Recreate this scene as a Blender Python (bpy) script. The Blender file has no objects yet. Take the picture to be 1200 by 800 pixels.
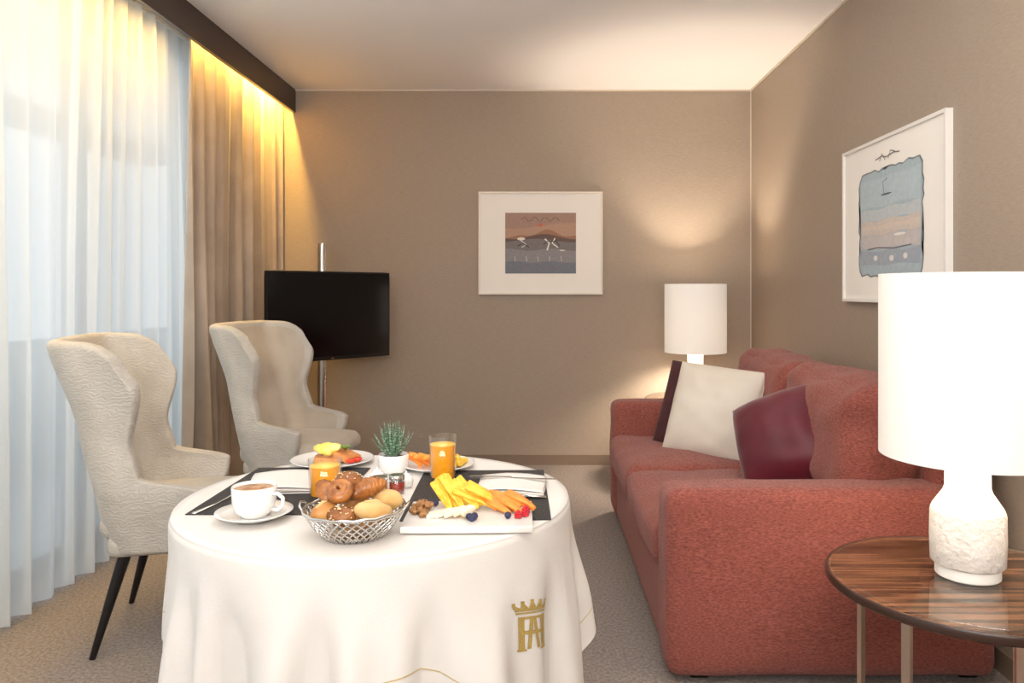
import bpy, bmesh, math, random
from mathutils import Vector, Matrix, noise, Euler
PI=math.pi
random.seed(7)
C=bpy.context.scene.collection
sc=bpy.context.scene
CAMZ=1.21; F=900.0; HX=632.0; HY=340.0
def P(px,py,h):
    d=F*(CAMZ-h)/(py-HY); return Vector(((px-HX)*d/F,d,h))
# ---------------------------------------------------------------- materials
def lin(c):
    return tuple(((v/255)/12.92 if v/255<=0.04045 else ((v/255+0.055)/1.055)**2.4) for v in c)+(1,)
def M(name,c1,c2=None,scale=20,rough=.6,metal=0,bump=0,bscale=None,stretch=(1,1,1),lo=.35,hi=.65,sheen=0,trans=0,ior=1.45,emit=0,coat=0,sss=0,detail=4,wave=None):
    m=bpy.data.materials.new(name); m.use_nodes=True
    nt=m.node_tree; N=nt.nodes; L=nt.links; b=N['Principled BSDF']
    b.inputs['Base Color'].default_value=lin(c1); b.inputs['Roughness'].default_value=rough; b.inputs['Metallic'].default_value=metal
    b.inputs['IOR'].default_value=ior
    if trans: b.inputs['Transmission Weight'].default_value=trans
    if sheen: b.inputs['Sheen Weight'].default_value=sheen; b.inputs['Sheen Roughness'].default_value=.4
    if coat: b.inputs['Coat Weight'].default_value=coat; b.inputs['Coat Roughness'].default_value=.05
    if sss: b.inputs['Subsurface Weight'].default_value=sss; b.inputs['Subsurface Radius'].default_value=(.02,.01,.005)
    if emit:
        b.inputs['Emission Color'].default_value=lin(c1); b.inputs['Emission Strength'].default_value=emit
    tc=N.new('ShaderNodeTexCoord'); mp=N.new('ShaderNodeMapping'); mp.inputs['Scale'].default_value=stretch
    L.new(tc.outputs['Object'],mp.inputs['Vector'])
    if c2:
        n=N.new('ShaderNodeTexNoise'); n.inputs['Scale'].default_value=scale; n.inputs['Detail'].default_value=detail
        r=N.new('ShaderNodeValToRGB'); r.color_ramp.elements[0].position=lo; r.color_ramp.elements[1].position=hi
        r.color_ramp.elements[0].color=lin(c1); r.color_ramp.elements[1].color=lin(c2)
        L.new(mp.outputs[0],n.inputs['Vector']); L.new(n.outputs['Fac'],r.inputs[0]); L.new(r.outputs[0],b.inputs['Base Color'])
    if bump:
        bp=N.new('ShaderNodeBump'); bp.inputs['Strength'].default_value=bump; bp.inputs['Distance'].default_value=.01
        if wave:
            n2=N.new('ShaderNodeTexWave'); n2.inputs['Scale'].default_value=wave[0]; n2.inputs['Distortion'].default_value=wave[1]; n2.inputs['Detail'].default_value=1; n2.inputs['Detail Scale'].default_value=wave[2]
            n2.wave_type='RINGS'; n2.rings_direction='SPHERICAL'; bp.inputs['Distance'].default_value=.003
            L.new(mp.outputs[0],n2.inputs['Vector']); L.new(n2.outputs['Fac'],bp.inputs['Height'])
        else:
            n2=N.new('ShaderNodeTexNoise'); n2.inputs['Scale'].default_value=bscale or scale*3; n2.inputs['Detail'].default_value=3
            L.new(mp.outputs[0],n2.inputs['Vector']); L.new(n2.outputs['Fac'],bp.inputs['Height'])
        L.new(bp.outputs[0],b.inputs['Normal'])
    return m
def M_sheer():
    m=bpy.data.materials.new('sheer'); m.use_nodes=True; nt=m.node_tree; N=nt.nodes; L=nt.links; N.clear()
    o=N.new('ShaderNodeOutputMaterial'); t=N.new('ShaderNodeBsdfTranslucent'); t.inputs[0].default_value=lin((226,233,235))
    d=N.new('ShaderNodeBsdfDiffuse'); d.inputs[0].default_value=lin((230,231,230)); tr=N.new('ShaderNodeBsdfTransparent')
    a=N.new('ShaderNodeMixShader'); a.inputs[0].default_value=.5; b=N.new('ShaderNodeMixShader')
    lw=N.new('ShaderNodeLayerWeight'); lw.inputs[0].default_value=.35
    mr=N.new('ShaderNodeMapRange'); mr.inputs[1].default_value=0; mr.inputs[2].default_value=1; mr.inputs[3].default_value=.30; mr.inputs[4].default_value=.03
    L.new(lw.outputs['Facing'],mr.inputs[0]); L.new(mr.outputs[0],b.inputs[0])
    L.new(t.outputs[0],a.inputs[1]); L.new(d.outputs[0],a.inputs[2]); L.new(a.outputs[0],b.inputs[1]); L.new(tr.outputs[0],b.inputs[2]); L.new(b.outputs[0],o.inputs[0]); return m
def M_thin(name,lo=.04,hi=.5,tcol=(255,255,255)):
    m=bpy.data.materials.new(name); m.use_nodes=True; nt=m.node_tree; N=nt.nodes; L=nt.links; N.clear()
    o=N.new('ShaderNodeOutputMaterial'); g=N.new('ShaderNodeBsdfGlossy'); g.inputs['Roughness'].default_value=.03
    t=N.new('ShaderNodeBsdfTransparent'); t.inputs[0].default_value=lin(tcol)
    lw=N.new('ShaderNodeLayerWeight'); lw.inputs[0].default_value=.5
    pw=N.new('ShaderNodeMath'); pw.operation='POWER'; pw.inputs[1].default_value=4
    mr=N.new('ShaderNodeMapRange'); mr.inputs[3].default_value=lo; mr.inputs[4].default_value=hi
    L.new(lw.outputs['Facing'],pw.inputs[0]); L.new(pw.outputs[0],mr.inputs[0])
    x=N.new('ShaderNodeMixShader'); L.new(mr.outputs[0],x.inputs[0]); L.new(t.outputs[0],x.inputs[1]); L.new(g.outputs[0],x.inputs[2]); L.new(x.outputs[0],o.inputs[0]); return m
def M_shade():
    m=bpy.data.materials.new('lampshade'); m.use_nodes=True; nt=m.node_tree; N=nt.nodes; L=nt.links; N.clear()
    o=N.new('ShaderNodeOutputMaterial'); t=N.new('ShaderNodeBsdfTranslucent'); t.inputs[0].default_value=lin((255,250,244))
    d=N.new('ShaderNodeBsdfDiffuse'); d.inputs[0].default_value=lin((222,217,210)); a=N.new('ShaderNodeMixShader'); a.inputs[0].default_value=.965
    e=N.new('ShaderNodeEmission'); e.inputs[0].default_value=lin((255,244,230)); e.inputs[1].default_value=.27; s=N.new('ShaderNodeAddShader')
    L.new(t.outputs[0],a.inputs[1]); L.new(d.outputs[0],a.inputs[2]); L.new(a.outputs[0],s.inputs[0]); L.new(e.outputs[0],s.inputs[1]); L.new(s.outputs[0],o.inputs[0]); return m
def M_attr(name,rough=.7):
    m=bpy.data.materials.new(name); m.use_nodes=True; nt=m.node_tree; b=nt.nodes['Principled BSDF']; b.inputs['Roughness'].default_value=rough
    a=nt.nodes.new('ShaderNodeAttribute'); a.attribute_name='Col'
    n=nt.nodes.new('ShaderNodeTexNoise'); n.inputs['Scale'].default_value=30
    mx=nt.nodes.new('ShaderNodeMixRGB'); mx.blend_type='SOFT_LIGHT'; mx.inputs[0].default_value=.25
    nt.links.new(a.outputs['Color'],mx.inputs[1]); nt.links.new(n.outputs['Fac'],mx.inputs[2]); nt.links.new(mx.outputs[0],b.inputs['Base Color']); return m
m_wall=M('wallpaper',(154,140,125),(167,152,136),scale=6,rough=.6,bump=.3,bscale=9,stretch=(5,5,60),lo=.3,hi=.7)
m_ceil=M('ceiling_paint',(251,249,248),rough=.9,bump=.02,bscale=80)
m_carpet=M('carpet',(118,109,104),(160,149,141),scale=90,rough=.95,bump=.6,bscale=220,lo=.3,hi=.7,detail=10)
m_trimw=M('pale_trim',(206,194,180),rough=.5)
m_base=M('baseboard_brown',(126,108,92),rough=.5)
m_pelmet=M('pelmet_wood',(50,34,26),(62,43,32),scale=8,rough=.3,stretch=(1,.3,8))
m_sheer=M_sheer()
m_drape=M('drape',(174,157,140),(161,144,127),scale=5,rough=.42,sheen=.3,bump=.08,bscale=300)
m_sofa=M('sofa_chenille',(112,55,47),(168,96,82),scale=120,rough=.9,sheen=.16,bump=.45,bscale=260,lo=.28,hi=.72,detail=10,stretch=(.8,.8,2.6))
m_velvet=M('burgundy_velvet',(84,18,32),(98,23,38),scale=5,rough=.5,sheen=.3,bump=.03,bscale=20)
m_plum=M('plum_fabric',(62,28,32),(74,36,40),scale=12,rough=.8,sheen=.15,bump=.2,bscale=200)
m_cushw=M('cream_fabric',(220,211,198),(213,203,189),scale=5,rough=.85,bump=.12,bscale=250)
m_chair=M('chair_fabric',(192,187,178),(183,177,167),scale=14,rough=.85,sheen=.12,bump=.34,wave=(24,11,1.6))
m_chairin=M('chair_velvet',(188,178,164),(179,168,153),scale=8,rough=.8,sheen=.25,bump=.06,bscale=60)
m_black=M('black_wood',(22,19,18),rough=.35)
m_linen=M('table_linen',(220,216,210),(215,210,204),scale=6,rough=.75,bump=.08,bscale=350)
m_gold=M('gold_thread',(186,160,92),(164,136,70),scale=300,rough=.5,bump=.4,bscale=600)
m_hem=M('hem_thread',(200,178,122),(186,162,104),scale=300,rough=.5)
m_placemat=M('placemat_weave',(38,35,34),(66,62,60),scale=260,rough=.7,bump=.5,bscale=320)
m_porc=M('porcelain',(232,230,226),rough=.15,coat=.4)
m_stone=M('white_stone',(224,221,216),(210,206,200),scale=12,rough=.3)
m_silver=M('silver',(205,202,197),rough=.22,metal=1)
m_chrome=M('chrome',(215,212,208),rough=.12,metal=1)
m_bronze=M('rose_bronze',(236,214,196),rough=.3,metal=1)
m_wood=M('macassar',(50,28,20),(150,102,74),scale=3.0,rough=.16,stretch=(.8,22,1),lo=.36,hi=.64,coat=.4,detail=6)
m_darkrim=M('dark_rim',(56,37,29),rough=.3)
m_glassdisc=M_thin('glass_disc',.05,.55,(250,253,252))
m_glass=M_thin('drinking_glass',.05,.6,(252,253,253))
m_window=M_thin('window_glass',.03,.4)
m_plaster=M('lamp_plaster',(230,226,219),(221,216,208),scale=28,rough=.75,bump=.6,bscale=70,lo=.42,hi=.62,detail=8)
m_plasterS=M('lamp_plaster_smooth',(232,228,221),rough=.55)
m_shade=M_shade()
m_brass=M('lamp_metal',(190,180,160),rough=.3,metal=1)
m_tvb=M('tv_plastic',(14,14,15),rough=.35)
m_screen=M('tv_screen',(6,6,8),rough=.12)
m_frame=M('picture_frame',(222,211,195),rough=.35)
m_frames=M('picture_frame_silver',(228,225,219),rough=.3)
m_mat=M('passepartout',(238,233,225),rough=.85)
m_print=M_attr('print')
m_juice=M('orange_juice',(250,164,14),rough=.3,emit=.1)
m_froth=M('juice_froth',(250,196,80),rough=.6)
m_coffee=M('coffee',(190,150,112),(150,104,70),scale=40,rough=.5,lo=.45,hi=.6)
m_leaf=M('succulent_leaf',(78,112,84),(170,190,168),scale=60,rough=.55,stretch=(1,1,6),lo=.5,hi=.62)
m_soil=M('soil',(50,36,26),(80,60,44),scale=120,rough=1,bump=.8)
m_bread=M('roll_crust',(170,108,50),(208,154,86),scale=14,rough=.5,bump=.25,bscale=70,coat=.15)
m_breaddk=M('brown_crust',(108,62,28),(156,98,48),scale=26,rough=.5,bump=.4,bscale=80,coat=.15)
m_pastry=M('glazed_pastry',(122,68,28),(182,116,54),scale=34,rough=.35,bump=.35,bscale=60,coat=.3)
m_filling=M('dark_filling',(84,48,30),rough=.4)
m_pale=M('pale_roll',(218,186,130),(198,150,86),scale=10,rough=.7,bump=.2,bscale=60)
m_seed=M('seeds',(232,214,174),rough=.6)
m_pine=M('pineapple',(246,208,78),(226,168,34),scale=60,rough=.4,stretch=(1,4,1),sss=.15,bump=.3)
m_papaya=M('papaya',(230,118,38),(242,156,66),scale=30,rough=.4,sss=.15,bump=.2)
m_melon=M('melon',(244,160,70),(240,140,50),scale=30,rough=.4,sss=.1)
m_cheese=M('cheese',(238,228,204),(230,218,190),scale=30,rough=.5,sss=.1)
m_walnut=M('walnut',(140,94,54),(180,134,86),scale=90,rough=.7,bump=.8,bscale=120)
m_rasp=M('raspberry',(186,26,40),(206,50,60),scale=60,rough=.4,sss=.1)
m_blue=M('blueberry',(36,38,66),(60,64,96),scale=60,rough=.55)
m_straw=M('strawberry',(200,30,28),(226,70,50),scale=60,rough=.35)
m_egg=M('scrambled_egg',(250,212,80),(255,232,140),scale=40,rough=.45,bump=.6,bscale=90,sss=.1)
m_ham=M('toast',(210,144,82),(184,114,58),scale=40,rough=.7,bump=.3)
m_tom=M('tomato',(206,54,30),rough=.3)
m_green=M('garnish',(96,136,52),rough=.5)
m_jam=M('jam',(150,44,24),rough=.2)
m_honey=M('honey',(206,120,30),rough=.2)
m_facade=M('outside_render',(150,160,168),(160,169,176),scale=3,rough=.9)
m_alu=M('window_alu',(110,114,118),rough=.4,metal=.3)
# ---------------------------------------------------------------- helpers
def tag(o,label=None,cat=None,group=None,kind=None):
    if label: o['label']=label
    if cat: o['category']=cat
    if group: o['group']=group
    if kind: o['kind']=kind
    return o
def thing(name,label,cat,loc=(0,0,0),rz=0,group=None):
    o=bpy.data.objects.new(name,None); C.objects.link(o); o.location=loc; o.rotation_euler=(0,0,rz); o.empty_display_size=.05
    return tag(o,label,cat,group)
def obj(name,bm,mat,parent=None,smooth=True,world=False,recalc=True,angle=None):
    if recalc: bmesh.ops.recalc_face_normals(bm,faces=bm.faces)
    me=bpy.data.meshes.new(name)
    if world and parent is not None:
        r=parent
        while r.parent: r=r.parent
        bm.transform(Matrix.LocRotScale(r.location,r.rotation_euler,None).inverted())
    bm.to_mesh(me); bm.free(); me.materials.append(mat)
    if smooth:
        for p in me.polygons: p.use_smooth=True
        if angle: me.set_sharp_from_angle(angle=math.radians(angle))
    o=bpy.data.objects.new(name,me); C.objects.link(o)
    if parent is not None: o.parent=parent
    return o
def solo(name,bm,mat,label,cat,loc=(0,0,0),rot=(0,0,0),group=None,**k):
    o=obj(name,bm,mat,None,**k); o.location=loc; o.rotation_euler=rot
    return tag(o,label,cat,group)
def struct(name,bm,mat,**k):
    o=obj(name,bm,mat,smooth=False,**k); o['kind']='structure'; return o
def box(bm,x0,x1,y0,y1,z0,z1,T=None):
    vs=[bm.verts.new(Vector(p)) for p in [(x0,y0,z0),(x1,y0,z0),(x1,y1,z0),(x0,y1,z0),(x0,y0,z1),(x1,y0,z1),(x1,y1,z1),(x0,y1,z1)]]
    if T:
        for v in vs: v.co=T@v.co
    for f in [(0,3,2,1),(4,5,6,7),(0,1,5,4),(1,2,6,5),(2,3,7,6),(3,0,4,7)]: bm.faces.new([vs[i] for i in f])
    return bm
def B(): return bmesh.new()
def bx(*a): return box(B(),*a)
def rbox(bm,c,h,r,bulge=(0,0,0),n=8,T=None,wob=0,seed=0):
    ts=[math.sin(PI/2*(-1+2*i/n)) for i in range(n+1)]
    vd={}
    c=Vector(c)
    def gv(p):
        k=tuple(round(a,5) for a in p)
        if k in vd: return vd[k]
        q=Vector((p[0]*h[0],p[1]*h[1],p[2]*h[2]))
        inn=Vector([max(-(h[i]-r),min(h[i]-r,q[i])) for i in range(3)])
        d=q-inn
        if d.length>1e-9:
            m=max(abs(d[i]) for i in range(3)); d=d.normalized()*m if m<r else d.normalized()*r
        q=inn+d
        for i in range(3):
            j,l=(i+1)%3,(i+2)%3
            q[i]+=bulge[i]*p[i]*(1-p[j]**2)*(1-p[l]**2)
        if wob:
            w=noise.noise_vector((q+c)*7+Vector((seed,0,0)))*wob; q+=w
        q=q+c
        if T: q=T@q
        vd[k]=bm.verts.new(q); return vd[k]
    for ax in range(3):
        a1,a2=(ax+1)%3,(ax+2)%3
        for s in (-1,1):
            for i in range(n):
                for j in range(n):
                    ps=[]
                    for (u,v) in ((i,j),(i+1,j),(i+1,j+1),(i,j+1)):
                        p=[0,0,0]; p[ax]=s; p[a1]=ts[u]; p[a2]=ts[v]; ps.append(gv(p))
                    try: bm.faces.new(ps if s>0 else ps[::-1])
                    except ValueError: pass
    return bm
def lathe(bm,prof,seg=40,c=(0,0,0),T=None):
    rings=[]
    for (r,z) in prof:
        if r<1e-6:
            v=Vector((c[0],c[1],c[2]+z)); rings.append([bm.verts.new(T@v if T else v)])
        else:
            ring=[]
            for i in range(seg):
                a=2*PI*i/seg; v=Vector((c[0]+r*math.cos(a),c[1]+r*math.sin(a),c[2]+z)); ring.append(bm.verts.new(T@v if T else v))
            rings.append(ring)
    for a,b in zip(rings,rings[1:]):
        for i in range(seg):
            j=(i+1)%seg
            if len(a)==1 and len(b)==1: continue
            if len(a)==1: bm.faces.new([a[0],b[i],b[j]])
            elif len(b)==1: bm.faces.new([a[i],a[j],b[0]])
            else: bm.faces.new([a[i],a[j],b[j],b[i]])
    return bm
def tube(bm,pts,rad,seg=8,closed=False,flat=1):
    pts=[Vector(p) for p in pts]; n=len(pts)
    if not isinstance(rad,(list,tuple)): rad=[rad]*n
    up=None; rings=[]
    for i,p in enumerate(pts):
        if closed: t=(pts[(i+1)%n]-pts[i-1]).normalized()
        else: t=(pts[min(i+1,n-1)]-pts[max(i-1,0)]).normalized()
        if up is None:
            up=Vector((0,0,1)) if abs(t.z)<.9 else Vector((1,0,0))
        up=(up-t*up.dot(t)).normalized(); sd=t.cross(up)
        rings.append([bm.verts.new(p+(sd*math.cos(2*PI*k/seg)+up*math.sin(2*PI*k/seg)*flat)*rad[i]) for k in range(seg)])
    m=n if closed else n-1
    for i in range(m):
        a,b=rings[i],rings[(i+1)%n]
        for k in range(seg):
            l=(k+1)%seg; bm.faces.new([a[k],a[l],b[l],b[k]])
    if not closed:
        bm.faces.new(rings[0][::-1]); bm.faces.new(rings[-1])
    return bm
def prism(bm,pts,z0,z1,T=None):
    a=[Vector((p[0],p[1],z0)) for p in pts]; b=[Vector((p[0],p[1],z1)) for p in pts]
    if T: a=[T@v for v in a]; b=[T@v for v in b]
    a=[bm.verts.new(v) for v in a]; b=[bm.verts.new(v) for v in b]; n=len(pts)
    bm.faces.new(a[::-1]); bm.faces.new(b)
    for i in range(n): bm.faces.new([a[i],a[(i+1)%n],b[(i+1)%n],b[i]])
    return bm
def blob(bm,c,r,sub=3,amp=0,freq=30,seed=0,R=None):
    res=bmesh.ops.create_icosphere(bm,subdivisions=sub,radius=1)
    for v in res['verts']:
        d=v.co.copy(); k=1+amp*noise.noise(Vector((d.x*r[0],d.y*r[1],d.z*r[2]))*freq+Vector((seed*3.1,seed,0)))
        v.co=Vector((d.x*r[0]*k,d.y*r[1]*k,d.z*r[2]*k))
        if R: v.co=R@v.co
        v.co+=Vector(c)
    return bm
def ss(a,b,x):
    t=max(0,min(1,(x-a)/(b-a))); return t*t*(3-2*t)
def interp(tab,x):
    if x<=tab[0][0]: return tab[0][1]
    for (a,b),(c,d) in zip(tab,tab[1:]):
        if x<=c: t=(x-a)/(c-a); t=t*t*(3-2*t)*.5+t*.5; return b+(d-b)*t
    return tab[-1][1]
# ---------------------------------------------------------------- room
RW=1.47; BW=5.33; H=2.6; FY=-1.6; LW=-2.15
struct('floor',bx(LW-.1,RW+.1,FY-.1,BW+.1,-.06,0),m_carpet)
struct('ceiling',bx(LW-.1,RW+.1,FY-.1,BW+.1,H,H+.08),m_ceil)
struct('wall_back',bx(LW-.1,RW+.1,BW,BW+.1,0,H),m_wall)
struct('wall_right',bx(RW,RW+.1,FY,BW,0,H),m_wall)
struct('wall_front',bx(LW-.1,RW+.1,FY-.1,FY,0,H),m_wall)
struct('baseboard_back',bx(-1.7,RW-.014,BW-.012,BW,0,.07),m_base)
struct('baseboard_right',bx(RW-.012,RW,FY,BW,0,.07),m_base)
struct('trim_1',bx(-1.69,RW-.012,BW-.010,BW,H-.010,H),m_trimw)
struct('trim_2',bx(RW-.010,RW,FY,BW,H-.010,H),m_trimw)
struct('trim_3',bx(RW-.006,RW,BW-.006,BW,.07,H-.010),m_trimw)
ys=[-1.6,-.3,1.1,2.5,3.55,4.6]
for i in range(5):
    a,b=ys[i],ys[i+1]; w=B()
    for (p,q,r,s) in ((a,a+.05,.0,H),(b-.05,b,.0,H),(a+.05,b-.05,0,.08),(a+.05,b-.05,2.42,H)): box(w,LW-.03,LW+.03,p,q,r,s)
    wo=struct('window_%d'%(i+1),w,m_alu)
    obj('pane',bx(LW-.004,LW+.004,a+.05,b-.05,.08,2.42),m_window,wo,smooth=False)
struct('wall_left',bx(LW-.08,LW+.03,4.6,BW,0,H),m_wall)
o=solo('balcony_ceiling',bx(-4.2,LW-.12,-1.6,8,2.5,2.66),m_facade,'grey balcony ceiling outside, seen faintly through the sheer curtain','balcony ceiling',smooth=False)
o=solo('balcony_parapet',bx(-3.7,-3.55,-1.6,8,-.06,.85),m_facade,'pale balcony parapet outside, seen faintly through the sheer curtain','parapet',smooth=False)
o=solo('balcony_slab',bx(-3.8,LW-.11,-1.6,8,-.12,-.06),m_facade,'pale balcony floor outside the window behind the sheer curtain','balcony floor',smooth=False)
t=thing('curtain_pelmet','dark brown wooden curtain pelmet along the ceiling above the curtains','pelmet',(-1.70,2,H))
obj('fascia_board',bx(-1.712,-1.69,FY,BW,2.44,H-.001),m_pelmet,t,smooth=False,world=True)
for xx in (-1.93,-1.80): obj('curtain_track',bx(xx,xx+.02,FY,BW,2.577,H-.001),m_trimw,t,smooth=False,world=True)
def curtain(y0,y1,x0,amp,wl,z0,z1,seed,ny,irr=1.0,lean=0):
    bm=B(); NZ=26; rows=[]
    for k in range(NZ+1):
        v=k/NZ; z=z1+(z0-z1)*v; row=[]
        for i in range(ny+1):
            y=y0+(y1-y0)*i/ny
            ph=2*PI*y/wl+irr*(3.2*noise.noise(Vector((y*1.7,seed,v*.45)))+1.4*noise.noise(Vector((y*5,seed+9,v*.8))))
            a=amp*(.62+.75*noise.noise(Vector((y*2.6,seed+5,v*.9))))*(.75+.45*v)
            x=x0+a*math.sin(ph)+.25*a*math.sin(2.3*ph+seed)+.018*irr*noise.noise(Vector((y*1.3,seed,v*1.2)))
            row.append(bm.verts.new((x,y+.30*a*math.cos(ph)-lean*math.sin(v*PI)*(y-y0)/(y1-y0),z)))
        rows.append(row)
    for a,b in zip(rows,rows[1:]):
        for i in range(ny): bm.faces.new([a[i],a[i+1],b[i+1],b[i]])
    return bm
o=solo('sheer_curtain',curtain(-1.5,4.35,-1.925,.038,.135,.012,2.575,3,900,1.2),m_sheer,'white translucent floor-length sheer curtain across the bright window','curtain',recalc=False)
o=solo('drape_curtain',curtain(3.93,5.29,-1.795,.045,.175,.012,2.573,11,420,1.0),m_drape,'heavy bronze satin drape gathered beside the television corner','curtain',recalc=False)
# ---------------------------------------------------------------- pictures
def art(layers,T):
    bm=B(); col=bm.loops.layers.color.new('Col')
    for k,(c,pts) in enumerate(layers):
        vs=[bm.verts.new(T@Vector((p[0],p[1],k*.00012))) for p in pts]
        f=bm.faces.new(vs); c=tuple(v/255 for v in c)+(1,)
        for l in f.loops: l[col]=c
    bmesh.ops.triangulate(bm,faces=[f for f in bm.faces if len(f.verts)>4])
    return bm
def stroke(pts,w):
    L=[];R=[]
    for i,p in enumerate(pts):
        a=Vector(pts[max(i-1,0)]); b=Vector(pts[min(i+1,len(pts)-1)]); d=(b-a).normalized(); n=Vector((-d.y,d.x))*w
        L.append((p[0]+n.x,p[1]+n.y)); R.append((p[0]-n.x,p[1]-n.y))
    return L+R[::-1]
def circ(cx,cy,r,n=16,ry=None): return [(cx+r*math.cos(2*PI*i/n),cy+(ry or r)*math.sin(2*PI*i/n)) for i in range(n)]
def rect(a,b,c,d): return [(a,c),(b,c),(b,d),(a,d)]
def bandcurve(x0,x1,ylo,f,n=30): return [(x0,ylo),(x1,ylo)]+[(x1+(x0-x1)*i/n,f(x1+(x0-x1)*i/n)) for i in range(n+1)]
def picture(name,label,center,T,w,h,fw,mw,lays,mf):
    t=thing(name,label,'picture',center)
    f=B()
    for (a,b,c,d) in ((-w/2,w/2,h/2-fw,h/2),(-w/2,w/2,-h/2,-h/2+fw),(-w/2,-w/2+fw,-h/2+fw,h/2-fw),(w/2-fw,w/2,-h/2+fw,h/2-fw)): box(f,a,b,c,d,0,.028,T)
    obj('frame',f,mf,t,smooth=False,world=True)
    obj('passepartout',box(B(),-w/2+fw,w/2-fw,-h/2+fw,h/2-fw,.002,.018,T),m_mat,t,smooth=False,world=True)
    obj('print',art(lays,T@Matrix.Translation((0,0,.0186))),m_print,t,smooth=False,world=True,recalc=False)
    return t
cx,cz=(633.5-HX)*.00592,1.21+(340-285)*.00592
T1=Matrix(((1,0,0,cx),(0,0,-1,BW-.001),(0,1,0,cz),(0,0,0,1)))
w,h=.245,.21
lay=[((158,128,114),rect(-w,w,-h,h)),((172,138,118),bandcurve(-w,w,-h,lambda x:.12+.02*math.sin(x*9))),
 ((150,108,84),bandcurve(-w,w,-h,lambda x:.062+.022*math.sin(x*14+1)+.012*math.sin(x*31))),
 ((100,80,72),bandcurve(-w,w,-h,lambda x:.045+.018*math.sin(x*15+1.2))),
 ((116,110,110),bandcurve(-w,w,-h,lambda x:.018+.012*math.sin(x*12+2))),
 ((132,130,132),bandcurve(-w,w,-h,lambda x:-.045+.008*math.sin(x*20))),((112,116,126),bandcurve(-w,w,-h,lambda x:-.13+.006*math.sin(x*25)))]
lay+=[((206,92,62),circ(-.0,.125,.012)),((222,212,200),circ(-.135,.03,.028,12,.010)),((222,214,204),stroke([(-.15,.03),(-.10,-.01),(-.13,-.03)],.003)),
 ((226,220,210),stroke([(.03,.03),(.06,.0),(.045,-.05)],.005)),((226,220,210),stroke([(.10,.035),(.08,-.0),(.12,-.03)],.004)),((54,50,52),stroke([(.02,-.01),(.05,.015),(.11,.012),(.13,-.02)],.003)),
 ((54,50,52),stroke([(-.16,-.02),(-.12,.0),(-.08,-.03)],.003)),((206,200,192),circ(.15,-.05,.020,10,.005))]
lay.append(((70,62,62),stroke([(-.13+.26*i/12,.165+.018*math.sin(i*1.9)) for i in range(13)],.0015)))
for i in range(9): lay.append(((166,92,84),circ(-.2+.05*i,-.16+.02*math.sin(i*2),.004)))
for i in range(5): lay.append(((212,204,194),stroke([(-.18+.08*i,-.09),(-.175+.08*i,-.125)],.0016)))
t=picture('framed_picture','square landscape picture with orange sun in cream frame on back wall',(cx,BW,cz),T1,.858,.71,.012,0,lay,m_frame)
cy2,cz2=3.19,1.508
T2=Matrix(((0,0,-1,RW-.001),(-1,0,0,cy2),(0,1,0,cz2),(0,0,0,1)))
w,h=.30,.235
def deck(s,n=60):
    out=[]
    for i in range(n):
        a=2*PI*i/n; c_,s_=math.cos(a),math.sin(a); k=1/max(abs(c_),abs(s_)); k=k*(1+.02*math.sin(i*2.7)+.015*math.sin(i*5.1))
        out.append((w*s*c_*k*.97,h*s*s_*k*.97-.01))
    return out
def clipb(y0,y1,a=.004,k=11): 
    n=24; W=w*.9
    return [(-W+2*W*i/n,y0+a*math.sin(k*i/n)) for i in range(n+1)]+[(W-2*W*i/n,y1+a*math.sin(k*(1-i/n)*1.3)) for i in range(n+1)]
lay=[((118,122,128),deck(1.0)),((166,182,188),deck(.972)),((174,190,196),clipb(.06,.18)),((184,192,194),clipb(.0,.05)),((200,188,178),clipb(-.06,-.0)),((206,192,180),clipb(-.04,-.02)),((190,184,182),clipb(-.12,-.06)),((158,166,176),clipb(-.19,-.13)),
 ((96,98,106),circ(-.02,.105,.05,20,.004)),((96,98,106),stroke([(-.04,.10),(-.05,.16),(-.01,.17)],.002)),((222,220,214),circ(.1,-.07,.05,14,.006)),((112,112,118),stroke([(-.2,-.12),(-.1,-.115),(.05,-.125),(.2,-.118)],.0025)),
 ((216,214,208),circ(-.12,-.16,.02,14,.012)),((216,214,208),circ(.03,-.165,.02,14,.012)),((216,214,208),circ(.15,-.16,.018,14,.012)),
 ((96,92,94),stroke([(-.12,.262),(-.06,.27),(-.02,.26),(.05,.268),(.1,.262)],.002)),((96,92,94),stroke([(-.08,.25),(-.06,.28),(-.03,.25)],.002)),((96,92,94),stroke([(.0,.25),(.02,.28),(.06,.27)],.002))]
t=picture('framed_picture','blue deckle-edged print in wide white mat on the right wall above the sofa',(RW,cy2,cz2),T2,.93,.70,.014,0,lay,m_frames)
# ---------------------------------------------------------------- TV + stand
ang=math.atan2(.63,.572)
t=thing('television','black flat-screen television on a chrome pole in the corner','television',(-1.26,4.68,1.055),ang)
obj('cabinet',rbox(B(),(0,.018,0),(.43,.018,.27),.008,n=6),m_tvb,t,angle=40)
obj('screen',bx(-.418,.418,-.0015,.002,-.246,.258),m_screen,t,smooth=False)
obj('rear_housing',rbox(B(),(0,.045,-.03),(.26,.02,.15),.012,n=6),m_tvb,t)
tb=B(); box(tb,-.012,.012,-.002,0,-.262,-.256); obj('badge',tb,m_chrome,t,smooth=False)
t=thing('television_stand','polished chrome floor pole carrying the television','stand',(-1.345,4.757,0),ang)
obj('pole',lathe(B(),[(0,.02),(.027,.02),(.027,1.48),(.024,1.5),(0,1.5)],24),m_chrome,t,angle=40)
obj('base_plate',lathe(B(),[(0,0),(.19,0),(.19,.012),(.18,.02),(0,.02)],40),m_chrome,t,angle=40)
obj('bracket',rbox(B(),(0,-.034,1.05),(.09,.008,.09),.004,n=4),m_tvb,t,angle=40)
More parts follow.
